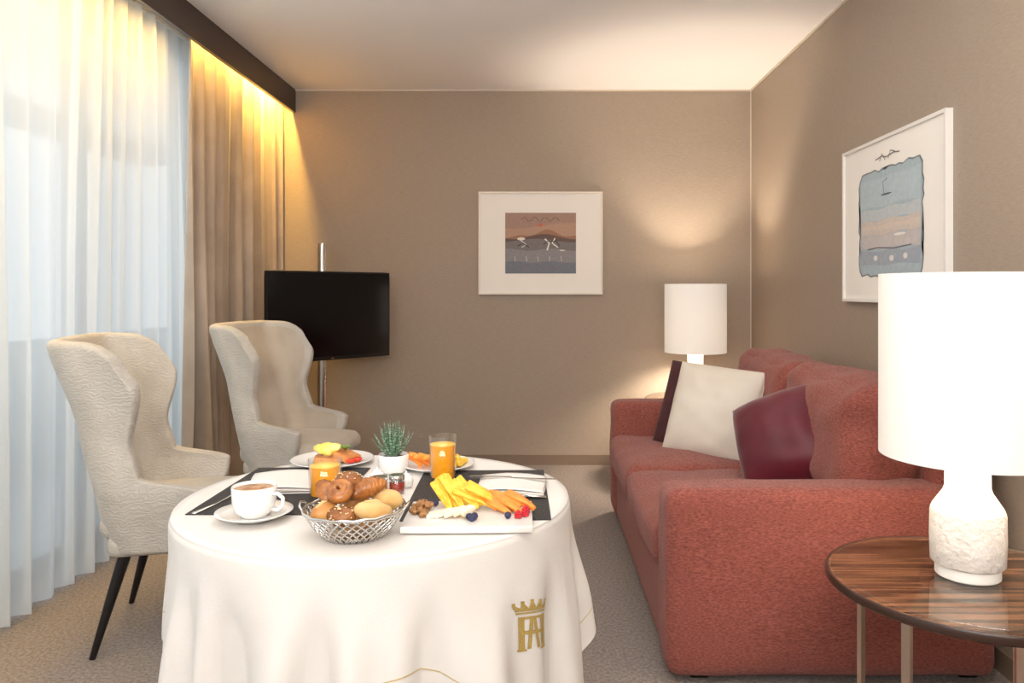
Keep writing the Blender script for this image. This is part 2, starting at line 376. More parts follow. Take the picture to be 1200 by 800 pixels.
# ---------------------------------------------------------------- sofa
t=thing('sofa','dusty red chenille two-seat sofa along the right wall','sofa',(.9,3.26,0))
X0,X1,Y0,Y1=.39,1.43,2.345,4.235
cb=lambda a,b:((a+b)/2,(b-a)/2)
def rb6(x0,x1,y0,y1,z0,z1,r,bulge=(0,0,0),n=10,T=None,wob=0,bm=None,seed=0):
    (a,b),(c,d),(e,f)=cb(x0,x1),cb(y0,y1),cb(z0,z1)
    return rbox(bm or B(),(a,c,e),(b,d,f),r,bulge,n,T,wob,seed)
obj('base',rb6(.405,1.40,2.46,4.10,.02,.30,.02,n=6),m_sofa,t,world=True)
for (a,b,zt) in ((Y0,Y0+.185,.596),(Y1-.20,Y1,.620)):
    obj('armrest',rb6(X0,1.41,a,b,.018,zt,.045,(.006,.010,.004),16,wob=.006),m_sofa,t,world=True)
obj('back_frame',rb6(1.24,X1,Y0+.06,Y1-.06,.02,.82,.05,(0,0,.01),12,wob=.003),m_sofa,t,world=True)
ym=(Y0+Y1)/2
for (a,b) in ((Y0+.18,ym-.003),(ym+.003,Y1-.195)):
    obj('seat_cushion',rb6(.375,1.12,a,b,.285,.45,.05,(.012,.0,.022),18,wob=.014),m_sofa,t,world=True)
for q,(a,b) in enumerate(((Y0+.14,ym-.003),(ym+.003,Y1-.15))):
    TT=Matrix.Translation((1.24,0,.44))@Matrix.Rotation(math.radians(7),4,'Y')@Matrix.Translation((-1.24,0,-.44))
    obj('back_cushion',rb6(1.00,1.24,a,b,.44,.885,.08,(.04,.0,.022),20,TT,wob=.024,seed=q*5),m_sofa,t,world=True)
for x in (.50,1.34):
    for y in (Y0+.08,Y1-.08):
        obj('foot',rb6(x-.03,x+.03,y-.03,y+.03,0,.03,.006,n=4),m_black,t,world=True)
def shp(u,v,w,h,rd):
    f=1-.05*(1-v*v)-rd*u*u*v*v; g=1-.05*(1-u*u)-rd*u*u*v*v
    return u*w/2*f,v*h/2*g
def pillow(w,h,th,seed=0,rd=.03,n=28,exp=.42,lump=1):
    bm=B(); g={}
    for sgn in (1,-1):
        for i in range(n+1):
            for j in range(n+1):
                u=math.sin(PI/2*(-1+2*i/n)); v=math.sin(PI/2*(-1+2*j/n))
                edge=(i in(0,n)) or (j in (0,n))
                if edge and sgn==-1: g[(-1,i,j)]=g[(1,i,j)]; continue
                x,y=shp(u,v,w,h,rd)
                k=(max(0,1-u*u)**exp)*(max(0,1-v*v)**exp)
                z=sgn*th/2*k*(1+.12*lump*noise.noise(Vector((u*2.2,v*2.2,seed+sgn))))+ .012*lump*noise.noise(Vector((u*3.4,v*3.4,seed)))*k
                g[(sgn,i,j)]=bm.verts.new((x,y,z))
    for sgn in (1,-1):
        for i in range(n):
            for j in range(n):
                f=[g[(sgn,i,j)],g[(sgn,i+1,j)],g[(sgn,i+1,j+1)],g[(sgn,i,j+1)]]
                bm.faces.new(f if sgn>0 else f[::-1])
    return bm
def edgepipe(w,h,r,rd):
    pts=[];n=14
    cs=[(-1,-1),(1,-1),(1,1),(-1,1)]
    for k in range(4):
        a,b=cs[k],cs[(k+1)%4]
        for i in range(n):
            s=i/n; u=a[0]+(b[0]-a[0])*s; v=a[1]+(b[1]-a[1])*s
            x,y=shp(u,v,w,h,rd); pts.append((x,y,0))
    return tube(B(),pts,r,6,closed=True)
def cushion(label,mat,center,nrm,up_roll,w,h,th,seed,rd=.03,exp=.42,lump=1):
    t=thing('cushion',label,'cushion',center)
    z=Vector(nrm).normalized(); x=Vector((0,0,1)).cross(z).normalized(); y=z.cross(x)
    R=Matrix((x,y,z)).transposed()@Matrix.Rotation(up_roll,3,'Z')
    t.rotation_euler=R.to_euler()
    obj('cover',pillow(w,h,th,seed,rd,exp=exp,lump=lump),mat,t); obj('seam',edgepipe(w,h,.0035,rd),mat,t)
    return t
cushion('dark plum cushion tucked behind the cream one at the far sofa arm',m_plum,(.780,3.735,.640),(-.62,-.74,.34),-.08,.43,.43,.11,4)
cushion('cream square cushion leaning on the plum cushion by the far armrest',m_cushw,(.810,3.57,.646),(-.58,-.76,.36),-.07,.445,.445,.19,1,.04,.5,1.0)
cushion('burgundy velvet cushion leaning against the sofa back near the middle',m_velvet,(.955,2.95,.640),(-.60,-.66,.50),.44,.42,.40,.26,9,.08,.45,.6)
# ---------------------------------------------------------------- side tables + lamps
TH=.528
def side_table(label,loc):
    t=thing('side_table',label,'side table',loc); e=TH-.5175
    obj('table_top',lathe(B(),[(0,.485+e),(.312,.485+e),(.312,.508+e),(0,.508+e)],72),m_wood,t,angle=40)
    rim=B(); lathe(rim,[(.3115,.489+e),(.318,.489+e),(.320,.491+e),(.320,.505+e),(.318,.5082+e),(.3115,.5082+e),(.3115,.489+e)],72); obj('rim',rim,m_darkrim,t,angle=40)
    obj('glass_top',lathe(B(),[(0,.5085+e),(.304,.5085+e),(.306,.511+e),(.306,.515+e),(.304,.5175+e),(0,.5175+e)],72),m_glassdisc,t,angle=40)
    for dg in (-144,-99,-9,36,126):
        a=math.radians(dg); T=Matrix.Rotation(a,4,'Z')@Matrix.Translation((.275,0,0))
        obj('leg',box(B(),-.006,.006,-.010,.010,.012,.485+e,T),m_bronze,t,smooth=False)
    bs=B(); lathe(bs,[(.262,0),(.288,0),(.288,.012),(.262,.012),(.262,0)],60); obj('base_ring',bs,m_bronze,t,angle=40)
    return t
def table_lamp(label,loc,power,soft):
    t=thing('table_lamp',label,'lamp',loc)
    obj('base',lathe(B(),[(0,.030),(.077,.030),(.081,.034),(.083,.09),(.082,.150),(.080,.158)],48),m_plaster,t,angle=50)
    nk=B(); lathe(nk,[(.080,.158),(.077,.165),(.062,.188),(.054,.200),(.050,.212),(.049,.29),(.046,.294),(0,.294)],48)
    obj('neck',nk,m_plasterS,t,angle=50)
    obj('foot',lathe(B(),[(0,0),(.068,0),(.071,.003),(.071,.020),(.069,.023),(.069,.030),(0,.030)],48),m_plasterS,t,angle=40)
    st=B(); lathe(st,[(0,.292),(.008,.292),(.008,.32),(.017,.322),(.017,.335),(0,.335)],16)
    obj('socket',st,m_brass,t,angle=40)
    sh=B(); lathe(sh,[(.196,.285),(.196,.722),(.194,.722),(.194,.285),(.196,.285)],72)
    s=obj('lamp_shade',sh,m_shade,t,angle=40)
    sp=B()
    for k in range(3):
        a=2*PI*k/3+.3; tube(sp,[(.012*math.cos(a),.012*math.sin(a),.325),(.11*math.cos(a),.11*math.sin(a),.32),(.194*math.cos(a),.194*math.sin(a),.31)],.0018,6)
    obj('shade_holder',sp,m_brass,t)
    bb=B(); lathe(bb,[(0,.335),(.012,.336),(.018,.340),(.020,.346),(.018,.352),(.012,.357),(0,.359)],20)
    bo=obj('bulb',bb,M('bulb_glow',(255,214,160),emit=6),t); 
    ld=bpy.data.lights.new('bulb_light','POINT'); ld.energy=power; ld.color=(1,.83,.65); ld.shadow_soft_size=soft
    lo=bpy.data.objects.new('bulb_light',ld); C.objects.link(lo); lo.parent=t; lo.location=(0,0,.445)
    return t
side_table('round striped dark wood side table with glass top in the right foreground',(1.026,1.84,0))
table_lamp('large white drum-shade lamp on the glass side table in the right foreground',(1.026,1.84,TH),12,.08)
side_table('round side table hidden behind the far sofa arm, under the far lamp',(1.0,4.92,0))
table_lamp('smaller-looking drum-shade lamp against the back wall beyond the sofa',(1.0,4.92,TH),80,.055)
# ---------------------------------------------------------------- wing chairs
def wing_chair(label,loc,rz,inner):
    root=thing('wing_chair',label,'armchair',loc,rz,'cream wing chairs by the window')
    zs=[.335+.19*i/7 for i in range(8)]+[.525+.085*i/14 for i in range(1,15)]+[.61+.43*i/14 for i in range(1,15)]
    XB=[(.33,-.165),(.5,-.195),(.75,-.255),(1.05,-.35)]; HW=[(.33,.240),(.55,.275),(.72,.258),(1.05,.275)]
    NS=52; rc=.105; rows=[]; lrows=[]
    bm=B(); bl=B(); LO=.030
    for zi,z in enumerate(zs):
        xb=interp(XB,z); w=interp(HW,z)
        k=ss(.540,.592,z)
        xa=.080+.055*ss(.33,.52,z); xw=xb+interp([(.58,.150),(.70,.150),(.92,.240),(1.05,.215)],z)
        xf=xa+(xw-xa)*k
        Ls=w-rc; La=PI/2*rc; Lf=max(.001,xf-(xb+rc)); L=Ls+La+Lf; row=[]; lrow=[]
        for j in range(NS+1):
            s=-1+2*j/NS; t_=abs(s)*L; sg=1 if s>=0 else -1
            if t_<=Ls: x,y=xb,t_; nx,ny=1,0
            elif t_<=Ls+La:
                a=(t_-Ls)/rc; x=xb+rc-rc*math.cos(a); y=Ls+rc*math.sin(a); nx,ny=math.cos(a),-math.sin(a)
            else: x=xb+rc+(t_-Ls-La); y=w+.22*(t_-Ls-La)*ss(.6,.9,z); nx,ny=0,-1
            v=ss(.78,1.05,z)
            zz=z-.050*v*max(0,(abs(s)-.72)/.28)**2.4+.012*v*(1-s*s)
            row.append(bm.verts.new((x,sg*y,zz)))
            if z>.44 and zi<len(zs)-1 and 2<=j<=NS-2: lrow.append(bl.verts.new((x+nx*LO,sg*(y+ny*LO),zz)))
        rows.append(row)
        if lrow: lrows.append(lrow)
    for a,b in zip(rows,rows[1:]):
        for j in range(NS): bm.faces.new([a[j],a[j+1],b[j+1],b[j]])
    for a,b in zip(lrows,lrows[1:]):
        for j in range(len(a)-1): bl.faces.new([a[j],a[j+1],b[j+1],b[j]])
    o=obj('shell',bm,m_chair,root)
    m=o.modifiers.new('s','SOLIDIFY'); m.thickness=.053; m.offset=0
    m=o.modifiers.new('u','SUBSURF'); m.levels=2; m.render_levels=2
    o=obj('lining',bl,inner,root)
    m=o.modifiers.new('u','SUBSURF'); m.levels=2; m.render_levels=2
    obj('seat_cushion',rbox(B(),(.015,0,.425),(.22,.240,.05),.045,(.012,0,.018),12),inner,root)
    obj('seat_base',rbox(B(),(0,0,.362),(.18,.245,.04),.03,(0,0,0),10),m_chair,root)
    for (x,y,X,Y) in ((-.13,-.19,-.22,-.235),(-.13,.19,-.22,.235),(.12,-.19,.17,-.235),(.12,.19,.17,.235)):
        obj('leg',tube(B(),[(x,y,.335),((x+X)/2,(y+Y)/2,.168),(X,Y,0)],[.021,.016,.010],14),m_black,root,angle=60)
    return root
wing_chair('cream quilted wing chair nearer the camera, left of the breakfast table',(-1.310,2.80,0),math.radians(14),m_chair)
wing_chair('cream wing chair farther back in front of the television, turned towards the room',(-1.205,3.87,0),math.radians(-9),m_chairin)
# ---------------------------------------------------------------- breakfast table
TC=Vector((-.36,1.73,0)); R0=.415; ZT=.75
t=thing('dining_table','round pedestal table hidden under the white tablecloth','table',(TC.x,TC.y,0))
obj('table_top',lathe(B(),[(0,.72),(.405,.72),(.41,.725),(.41,.743),(.405,.747),(0,.747)],64),m_wood,t,angle=40)
obj('pedestal',lathe(B(),[(0,.02),(.045,.02),(.035,.06),(.032,.66),(.12,.70),(.14,.72),(0,.72)],32),m_black,t,angle=50)
obj('base_plate',lathe(B(),[(0,0),(.25,0),(.25,.01),(.2,.022),(0,.025)],48),m_black,t,angle=50)
ROT=math.radians(18); HS=.678
def rmax(th):
    a=th-ROT; return HS+.20*(.5-.5*math.cos(4*a))
def gs(th,c,s): return math.exp(-((th-math.radians(c)+PI)%(2*PI)-PI)**2/(s*s))
def cloth(th,t):
    """point on the hanging cloth, t = cloth length measured from the table edge"""
    rr=.014
    if t<0:
        return Vector((TC.x+(R0+t)*math.cos(th),TC.y+(R0+t)*math.sin(th),ZT))
    q=PI/2*rr
    if t<q:
        a=t/rr; r=R0+rr*math.sin(a); z=ZT-rr*(1-math.cos(a)); d=0
    else:
        d=t-q; r=R0+rr; z=ZT-rr
    a=th-ROT
    corner=.5-.5*math.cos(4*a)
    fold=.45*math.cos(8*a+PI)+.40*math.sin(5*th+1.3)+.46*math.sin(13*th+.4)+.34*math.sin(21*th+2)
    emb=1-.8*gs(th,-38,.25)
    damp=(1-.6*gs(th,-145,.5))*(1-.6*gs(th,-2,.35))
    slope=.055+.025*corner+ .17*fold*emb*damp*ss(.0,.22,d)-.05*gs(th,-145,.5)-.03*gs(th,178,.45)
    r+=d*slope+emb*(.014*math.sin(17*th)+.010*math.sin(29*th+1))*ss(.02,.24,d)
    r=max(r,R0+rr-.004)
    z-=d*math.sqrt(max(.3,1-slope*slope))
    return Vector((TC.x+r*math.cos(th),TC.y+r*math.sin(th),z))
bm=B(); NT=400; ctr=bm.verts.new((TC.x,TC.y,ZT)); rings=[]
wr=lambda th:((th+PI)%(2*PI))-PI
fl=[-.415*(1-i/6) for i in range(1,6)]+[-.01]
for f in fl: rings.append([bm.verts.new(cloth(wr(2*PI*i/NT),f)) for i in range(NT)])
for k in range(0,6): rings.append([bm.verts.new(cloth(wr(2*PI*i/NT),.022*k/5)) for i in range(NT)])
NR=28
for k in range(1,NR+1):
    rings.append([bm.verts.new(cloth(wr(2*PI*i/NT),.022+(rmax(2*PI*i/NT)-R0-.022)*k/NR)) for i in range(NT)])
for i in range(NT): bm.faces.new([ctr,rings[0][i],rings[0][(i+1)%NT]])
for a,b in zip(rings,rings[1:]):
    for i in range(NT): j=(i+1)%NT; bm.faces.new([a[i],b[i],b[j],a[j]])
tc=thing('tablecloth','white linen tablecloth with gold hem line and crowned monogram draped over round table','tablecloth',(TC.x,TC.y,ZT))
cl=obj('cloth',bm,m_linen,tc,world=True)
def cn(th,t):
    p=cloth(th,t); a=cloth(th+.004,t)-cloth(th-.004,t); b=cloth(th,t+.003)-cloth(th,t-.003)
    n=a.cross(b).normalized()
    if n.dot(p-Vector((TC.x,TC.y,p.z)))<0: n=-n
    return p,n
bm=B(); pr=None; first=None; NH=600
for i in range(NH):
    th=2*PI*i/NH; m_=rmax(th)-R0; th=wr(th)
    p1,n1=cn(th,m_-.062); p2,n2=cn(th,m_-.0597)
    cur=(bm.verts.new(p1+n1*.0016),bm.verts.new(p2+n2*.0016))
    if pr: bm.faces.new([pr[0],cur[0],cur[1],pr[1]])
    else: first=cur
    pr=cur
bm.faces.new([pr[0],first[0],first[1],pr[1]])
obj('hem_stitching',bm,m_hem,tc,world=True)['label']='gold stitched line above the hem'
bm=B(); TH0=math.radians(-38.0); V0=.180
def quadp(a,b,c,d,n=8):
    g=[]
    for i in range(n+1):
        r=[]
        for j in range(n+1):
            s,t_=i/n,j/n
            u=(a[0]*(1-s)+b[0]*s)*(1-t_)+(d[0]*(1-s)+c[0]*s)*t_; v=(a[1]*(1-s)+b[1]*s)*(1-t_)+(d[1]*(1-s)+c[1]*s)*t_
            v-=.20*u
            p,nn=cn(TH0+u/1000/(R0+.04),V0-v/1000); r.append(bm.verts.new(p+nn*.0020))
        g.append(r)
    for x,y in zip(g,g[1:]):
        for j in range(n): bm.faces.new([x[j],x[j+1],y[j+1],y[j]])
def qr(x0,x1,y0,y1): quadp((x0,y0),(x1,y0),(x1,y1),(x0,y1))
for s in (-1,1):
    qr(s*31-8,s*31+8,-46,11); qr(s*31-12,s*31+12,-50,-46)
    quadp((s*4-4.5,9),(s*4+4.5,9),(s*13+4.5,-46),(s*13-4.5,-46))
qr(-39,39,9,14); qr(-28,28,-19,-12)
qr(-46,46,19,22); qr(-48,48,24,29)
for i,(cxk,hk) in enumerate(((-51,36),(-26,39),(0,41),(26,39),(51,36))):
    quadp((cxk*.8-11,29),(cxk*.8+11,29),(cxk+4,hk-1),(cxk-4,hk-1)); qr(cxk-5,cxk+5,hk-1,hk+4)
obj('crest_embroidery',bm,m_gold,tc,world=True,recalc=False)['label']='gold crowned H monogram'
# ---------------------------------------------------------------- on the table
ZC=ZT+.0004
def mat_(label,x0,x1,y0,y1,rz=0):
    c=((x0+x1)/2,(y0+y1)/2,ZC); o=solo('placemat',rbox(B(),(0,0,.0011),((x1-x0)/2,(y1-y0)/2,.0011),.001,n=4),m_placemat,label,'placemat',c,(0,0,rz),angle=40)
mat_('black woven placemat under the coffee setting on the left of the table',-.725,-.435,1.57,1.985,0)
mat_('black woven placemat under the white board on the right of the table',-.285,.018,1.53,1.955,.03)
ZM=ZC+.0024
c=P(298,608,ZM); c=(c.x,c.y,ZC+.0002)
solo('saucer',lathe(B(),[(0,.003),(.024,.002),(.026,0),(.032,0),(.034,.003),(.060,.010),(.0745,.017),(.0745,.0185),(.059,.0125),(.030,.0065),(0,.006)],56),m_porc,'white porcelain saucer under the coffee cup','saucer',(c[0],c[1],ZM))
cup=thing('coffee_cup','white porcelain coffee cup full of foamy coffee on its saucer','cup',(c[0],c[1],ZM+.0068))
obj('bowl',lathe(B(),[(0,0),(.026,0),(.028,.004),(.038,.012),(.0425,.030),(.0435,.060),(.0425,.061),(.041,.059),(.0395,.030),(.034,.014),(.022,.007),(0,.006)],48),m_porc,cup)
obj('handle',tube(B(),[(.039,-.010,.046),(.052,-.014,.048),(.063,-.017,.040),(.063,-.017,.026),(.052,-.014,.016),(.038,-.010,.016)],[.004]*6,10),m_porc,cup)
obj('coffee',lathe(B(),[(0,.0555),(.0388,.055),(.0400,.053),(.038,.046),(0,.046)],40),m_coffee,cup)
def napkin(label,loc,rz,w=.13,d=.15):
    bm=B(); prof=[]; lay=4; th=.0028
    for k in range(lay):
        xs=(0,w) if k%2==0 else (w,0)
        for i in range(9):
            s=i/8; x=xs[0]+(xs[1]-xs[0])*s; prof.append((x+ .004*math.sin(k*2),k*th+.003*math.sin(PI*s)*(k+1)*.5))
        if k<lay-1: prof.append((xs[1]+(.002 if k%2==0 else -.002),(k+.5)*th))
    ny=12; rows=[]
    for j in range(ny+1):
        y=-d/2+d*j/ny
        rows.append([bm.verts.new((p[0]-w/2+.003*noise.noise(Vector((y*20,p[1]*300,1))),y+.12*(p[1]),p[1]+.0015+.001*noise.noise(Vector((p[0]*30,y*30,0))))) for p in prof])
    for a,b in zip(rows,rows[1:]):
        for i in range(len(prof)-1): bm.faces.new([a[i],a[i+1],b[i+1],b[i]])
    o=solo('napkin',bm,m_linen,label,'napkin',loc,(0,0,rz)); m=o.modifiers.new('s','SOLIDIFY'); m.thickness=.0016; m.offset=1
    return o
napkin('folded white linen napkin on the placemat beside the coffee cup',(-.60,1.80,ZM),.18,.15,.17)
napkin('folded white linen napkin on the placemat behind the fruit board',(-.065,1.775,ZM),-.06,.15,.15)
def fork(label,loc,rz):
    bm=B(); out=[(-.095,-.005),(-.02,-.0028),(.03,-.0022),(.045,-.004),(.055,-.010),(.09,-.0105),(.09,-.0065),(.062,-.006),(.062,-.0035),(.09,-.0035),(.09,-.0005),(.062,-.0005),(.062,.001),(.09,.001),(.09,.004),(.062,.004),(.062,.0065),(.09,.007),(.09,.0105),(.055,.010),(.045,.004),(.03,.0022),(-.02,.0028),(-.095,.005)]
    vs=[bm.verts.new((x,y,.001+.010*max(0,1-abs((x-.045)/.05))*.5)) for x,y in out]; bm.faces.new(vs); bmesh.ops.triangulate(bm,faces=bm.faces)
    o=solo('fork',bm,m_silver,label,'fork',loc,(0,0,rz)); m=o.modifiers.new('s','SOLIDIFY'); m.thickness=.0018; m.offset=1
def knife(label,loc,rz):
    t=thing('table_knife',label,'knife',loc,rz)
    obj('handle',prism(B(),[(-.10,-.006),(0,-.0045),(0,.0045),(-.10,.006)],0,.005),m_silver,t,smooth=False)
    obj('blade',prism(B(),[(0,-.004),(.08,-.007),(.10,-.002),(.105,.004),(0,.004)],.0015,.003),m_silver,t,smooth=False)
fork('silver fork lying at the left edge of the left placemat',(-.685,1.66,ZM),1.35)
fork('silver fork lying in front of the right napkin',(-.075,1.690,ZM),.05)
knife('silver knife lying on top of the right napkin',(-.065,1.80,ZM+.0155),-.12)
# basket
bc=(-.345,1.437,ZC)
t=thing('bread_basket','round silver lattice basket piled with breads and pastries','basket',bc)
def brad(z): return .046+.046*min(1,(z/.052))**.62
bm=B(); nl=34
for dr in (1,-1):
    for k in range(nl):
        pts=[]
        for i in range(9):
            s=i/8; z=.004+.048*s; a=2*PI*k/nl+dr*.62*s; r=brad(z); pts.append((r*math.cos(a),r*math.sin(a),z))
        tube(bm,pts,.0019,5)
obj('lattice',bm,m_silver,t)
obj('rim',tube(B(),[(brad(.052)*1.01*math.cos(2*PI*i/60),brad(.052)*1.01*math.sin(2*PI*i/60),.054+.0012*math.sin(2*PI*i/60*15)) for i in range(60)],.0034,8,closed=True),m_silver,t)
obj('bottom',lathe(B(),[(0,.001),(.045,.001),(.049,.003),(.049,.006),(.046,.0075),(0,.004)],48),m_silver,t)
for s in (-1,1): obj('handle',tube(B(),[(s*.091,-.022,.052),(s*.099,-.016,.060),(s*.102,0,.064),(s*.099,.016,.060),(s*.091,.022,.052)],.0022,8),m_silver,t)
def swirl(label,loc,rot,r=.034):
    t=thing('pastry_swirl',label,'pastry',loc,0); t.rotation_euler=rot
    pts=[];rad=[]; n=90
    for i in range(n):
        s=i/(n-1); a=2*PI*2.4*s; rr=.002+(r-.009)*s; pts.append((rr*math.cos(a),rr*math.sin(a),.006+.006*(1-s))); rad.append(.0092+.0010*noise.noise(Vector((i*.25,r*100,0))))
    obj('dough',tube(B(),pts,rad,12,flat=1.15),m_pastry,t)
    pts2=[]
    for i in range(n):
        s=i/(n-1); a=2*PI*2.4*s; rr=max(.002,.002+(r-.009)*s-.0050); pts2.append((rr*math.cos(a),rr*math.sin(a),.0125+.006*(1-s)))
    obj('filling',tube(B(),pts2,.0013,6),m_filling,t)
def roll(label,loc,rot,r,mat,seeds=0,sd=1,slash=False):
    t=thing('bread_roll',label,'bread roll',loc,0); t.rotation_euler=rot
    obj('crust',blob(B(),(0,0,0),r,3,.16,45,sd),mat,t)
    if seeds:
        bm=B(); rnd=random.Random(sd)
        for i in range(seeds):
            a=rnd.uniform(0,2*PI); b=rnd.uniform(.15,1.5); d=Vector((math.cos(a)*math.cos(b),math.sin(a)*math.cos(b),math.sin(b)))
            blob(bm,(d.x*r[0]*1.0,d.y*r[1]*1.0,d.z*r[2]*1.0),(.0022,.0014,.001),1)
        obj('seeds',bm,m_seed,t)['kind']='stuff'
    if slash:
        bm=B(); tube(bm,[(-r[0]*.6,0,r[2]*.82),(0,.002,r[2]*1.0),(r[0]*.6,0,r[2]*.82)],[.002,.004,.002],6); obj('split',bm,m_pale,t)
def croissant(label,loc,rot,s=1):
    t=thing('croissant',label,'croissant',loc,0); t.rotation_euler=rot
    pts=[];rad=[];n=61
    for i in range(n):
        u=-1+2*i/(n-1); a=u*1.0
        pts.append((.040*s*math.sin(a),.026*s*(math.cos(a)-1),0)); seg=(abs(u)*4.2)%1
        rad.append(s*.0215*(1-abs(u)**2.0*.72)*(.88+.16*(1-seg)))
    obj('dough',tube(B(),pts,rad,14,flat=.92),m_pastry,t)
b=bc
roll('pale oval bread roll at the front right of the basket',(b[0]+.042,b[1]-.038,b[2]+.056),(.1,.25,.5),(.034,.023,.020),m_pale,0,2,True)
roll('brown seeded roll at the front of the basket',(b[0]-.012,b[1]-.050,b[2]+.052),(.3,0,.1),(.027,.021,.018),m_breaddk,26,3)
roll('small golden roll at the front left of the basket',(b[0]-.050,b[1]-.030,b[2]+.054),(.2,-.2,.9),(.027,.020,.018),m_bread,0,4,True)
croissant('glossy brown croissant lying across the top of the basket',(b[0]+.022,b[1]+.010,b[2]+.088),(.25,-.25,.55),.95)
roll('large white-dusted roll at the right of the basket',(b[0]+.056,b[1]+.026,b[2]+.062),(0,.2,0),(.030,.025,.020),m_pale,0,6)
roll('golden roll buried in the middle of the basket',(b[0]+.000,b[1]-.0,b[2]+.032),(0,0,.4),(.034,.030,.022),m_bread,0,7)
roll('golden roll buried at the back of the basket',(b[0]-.01,b[1]+.048,b[2]+.050),(0,0,1.4),(.028,.026,.021),m_bread,0,8)
croissant('glossy brown croissant lying on the left side of the basket',(b[0]-.058,b[1]+.012,b[2]+.082),(.5,.35,-1.0),.85)
swirl('glazed cinnamon swirl on top centre of the basket',(b[0]-.024,b[1]-.018,b[2]+.082),(.60,.1,-.2),.027)
roll('dark seeded roll at the back of the basket behind the others',(b[0]-.020,b[1]+.034,b[2]+.092),(.2,.1,.4),(.030,.023,.020),m_breaddk,40,12)
def juice(label,loc,r=.034,h=.108,fill=.086,garn=False):
    t=thing('juice_glass',label,'glass of juice',loc)
    obj('glass',lathe(B(),[(0,0),(r*.86,0),(r*.9,.003),(r,h),(r-.0012,h+.0006),(r-.0024,h),(r*.9-.0026,.010),(0,.009)],48),m_glass,t)
    obj('juice',lathe(B(),[(0,.0094),(r*.9-.0032,.0104),(r-.003-(h-fill)*.03,fill),(0,fill)],40),m_juice,t,angle=50)
    obj('froth',lathe(B(),[(0,fill+.0002),(r-.0036,fill+.0002),(r-.004,fill+.003),(0,fill+.004)],40),m_froth,t)
p=P(519,563,ZM); juice('glass of orange juice standing at the back right beside the fruit plate',(p.x,p.y,ZM))
p=P(381,584,ZC); juice('glass of orange juice standing behind the bread basket',(p.x,p.y,ZC),.037,.088,.072)
def jar(label,loc,m,r=.019,h=.036):
    t=thing('jam_jar',label,'jam jar',loc)
    obj('glass',lathe(B(),[(0,0),(r*.9,0),(r,.004),(r,h*.78),(r*.86,h*.88),(r*.86,h),(r*.80,h),(r*.80,h*.88),(r-.0018,h*.76),(r-.0018,.004),(0,.003)],28),m_glass,t)
    obj('contents',lathe(B(),[(0,.0034),(r-.0024,.0044),(r-.0024,h*.72),(0,h*.72)],24),m,t)
    obj('lid',lathe(B(),[(r*.83,h*.9),(r*.93,h*.9),(r*.93,h*1.14),(r*.88,h*1.18),(0,h*1.18),(0,h*1.15),(r*.83,h*1.12)],28),m_silver,t,angle=40)
p=P(465,578,ZC); jar('small jar of dark red jam with silver lid beside the bread basket',(p.x,p.y,ZC),m_jam)
p=P(445,580,ZC); jar('small jar of amber honey with silver lid behind the bread basket',(p.x,p.y,ZC),m_honey)
def pot(name,label,cat,loc,r,h):
    t=thing(name,label,cat,loc); obj('body',lathe(B(),[(0,0),(r*.6,0),(r*.9,h*.18),(r,h*.45),(r*.85,h*.72),(r*.5,h*.84),(0,h*.84)],36),m_porc,t)
    obj('lid',lathe(B(),[(r*.52,h*.82),(r*.55,h*.86),(r*.35,h*.93),(r*.12,h*.95),(r*.16,h*1.02),(r*.1,h*1.07),(0,h*1.08)],30),m_porc,t)
p=P(442,567,ZC); pot('salt_shaker','small white porcelain lidded pot left of the succulent','pot',(p.x,p.y,ZC),.017,.038)
p=P(476,571,ZC); pot('pepper_shaker','small white porcelain lidded pot behind the jam jar','pot',(p.x,p.y,ZC),.017,.036)
p=P(461,553,ZC)
t=thing('potted_succulent','spiky green succulent in a round white pot at the table centre','potted plant',(p.x,p.y,ZC))
obj('pot',lathe(B(),[(0,0),(.028,0),(.035,.006),(.0385,.025),(.038,.044),(.036,.0465),(.034,.044),(.034,.036),(0,.036)],40),m_porc,t)
obj('soil',lathe(B(),[(0,.039),(.0338,.0375),(.0338,.030),(0,.030)],24),m_soil,t)
bm=B(); rnd=random.Random(3)
for k in range(34):
    a=k*2.39996; e=math.radians(86-56*(k/34)**.9); Ln=.090+.012*rnd.random() - .028*(k/34); pts=[];rad=[]
    for i in range(7):
        s=i/6; ee=e+.22*s*(1 if e<1.3 else 0); r=.004+Ln*s*math.cos(ee); z=.038+Ln*s*math.sin(ee)*1.0; pts.append((r*math.cos(a),r*math.sin(a),z)); rad.append(max(.0004,.0066*(1-s)**.75))
    tube(bm,pts,rad,6,flat=.5)
obj('foliage',bm,m_leaf,t)
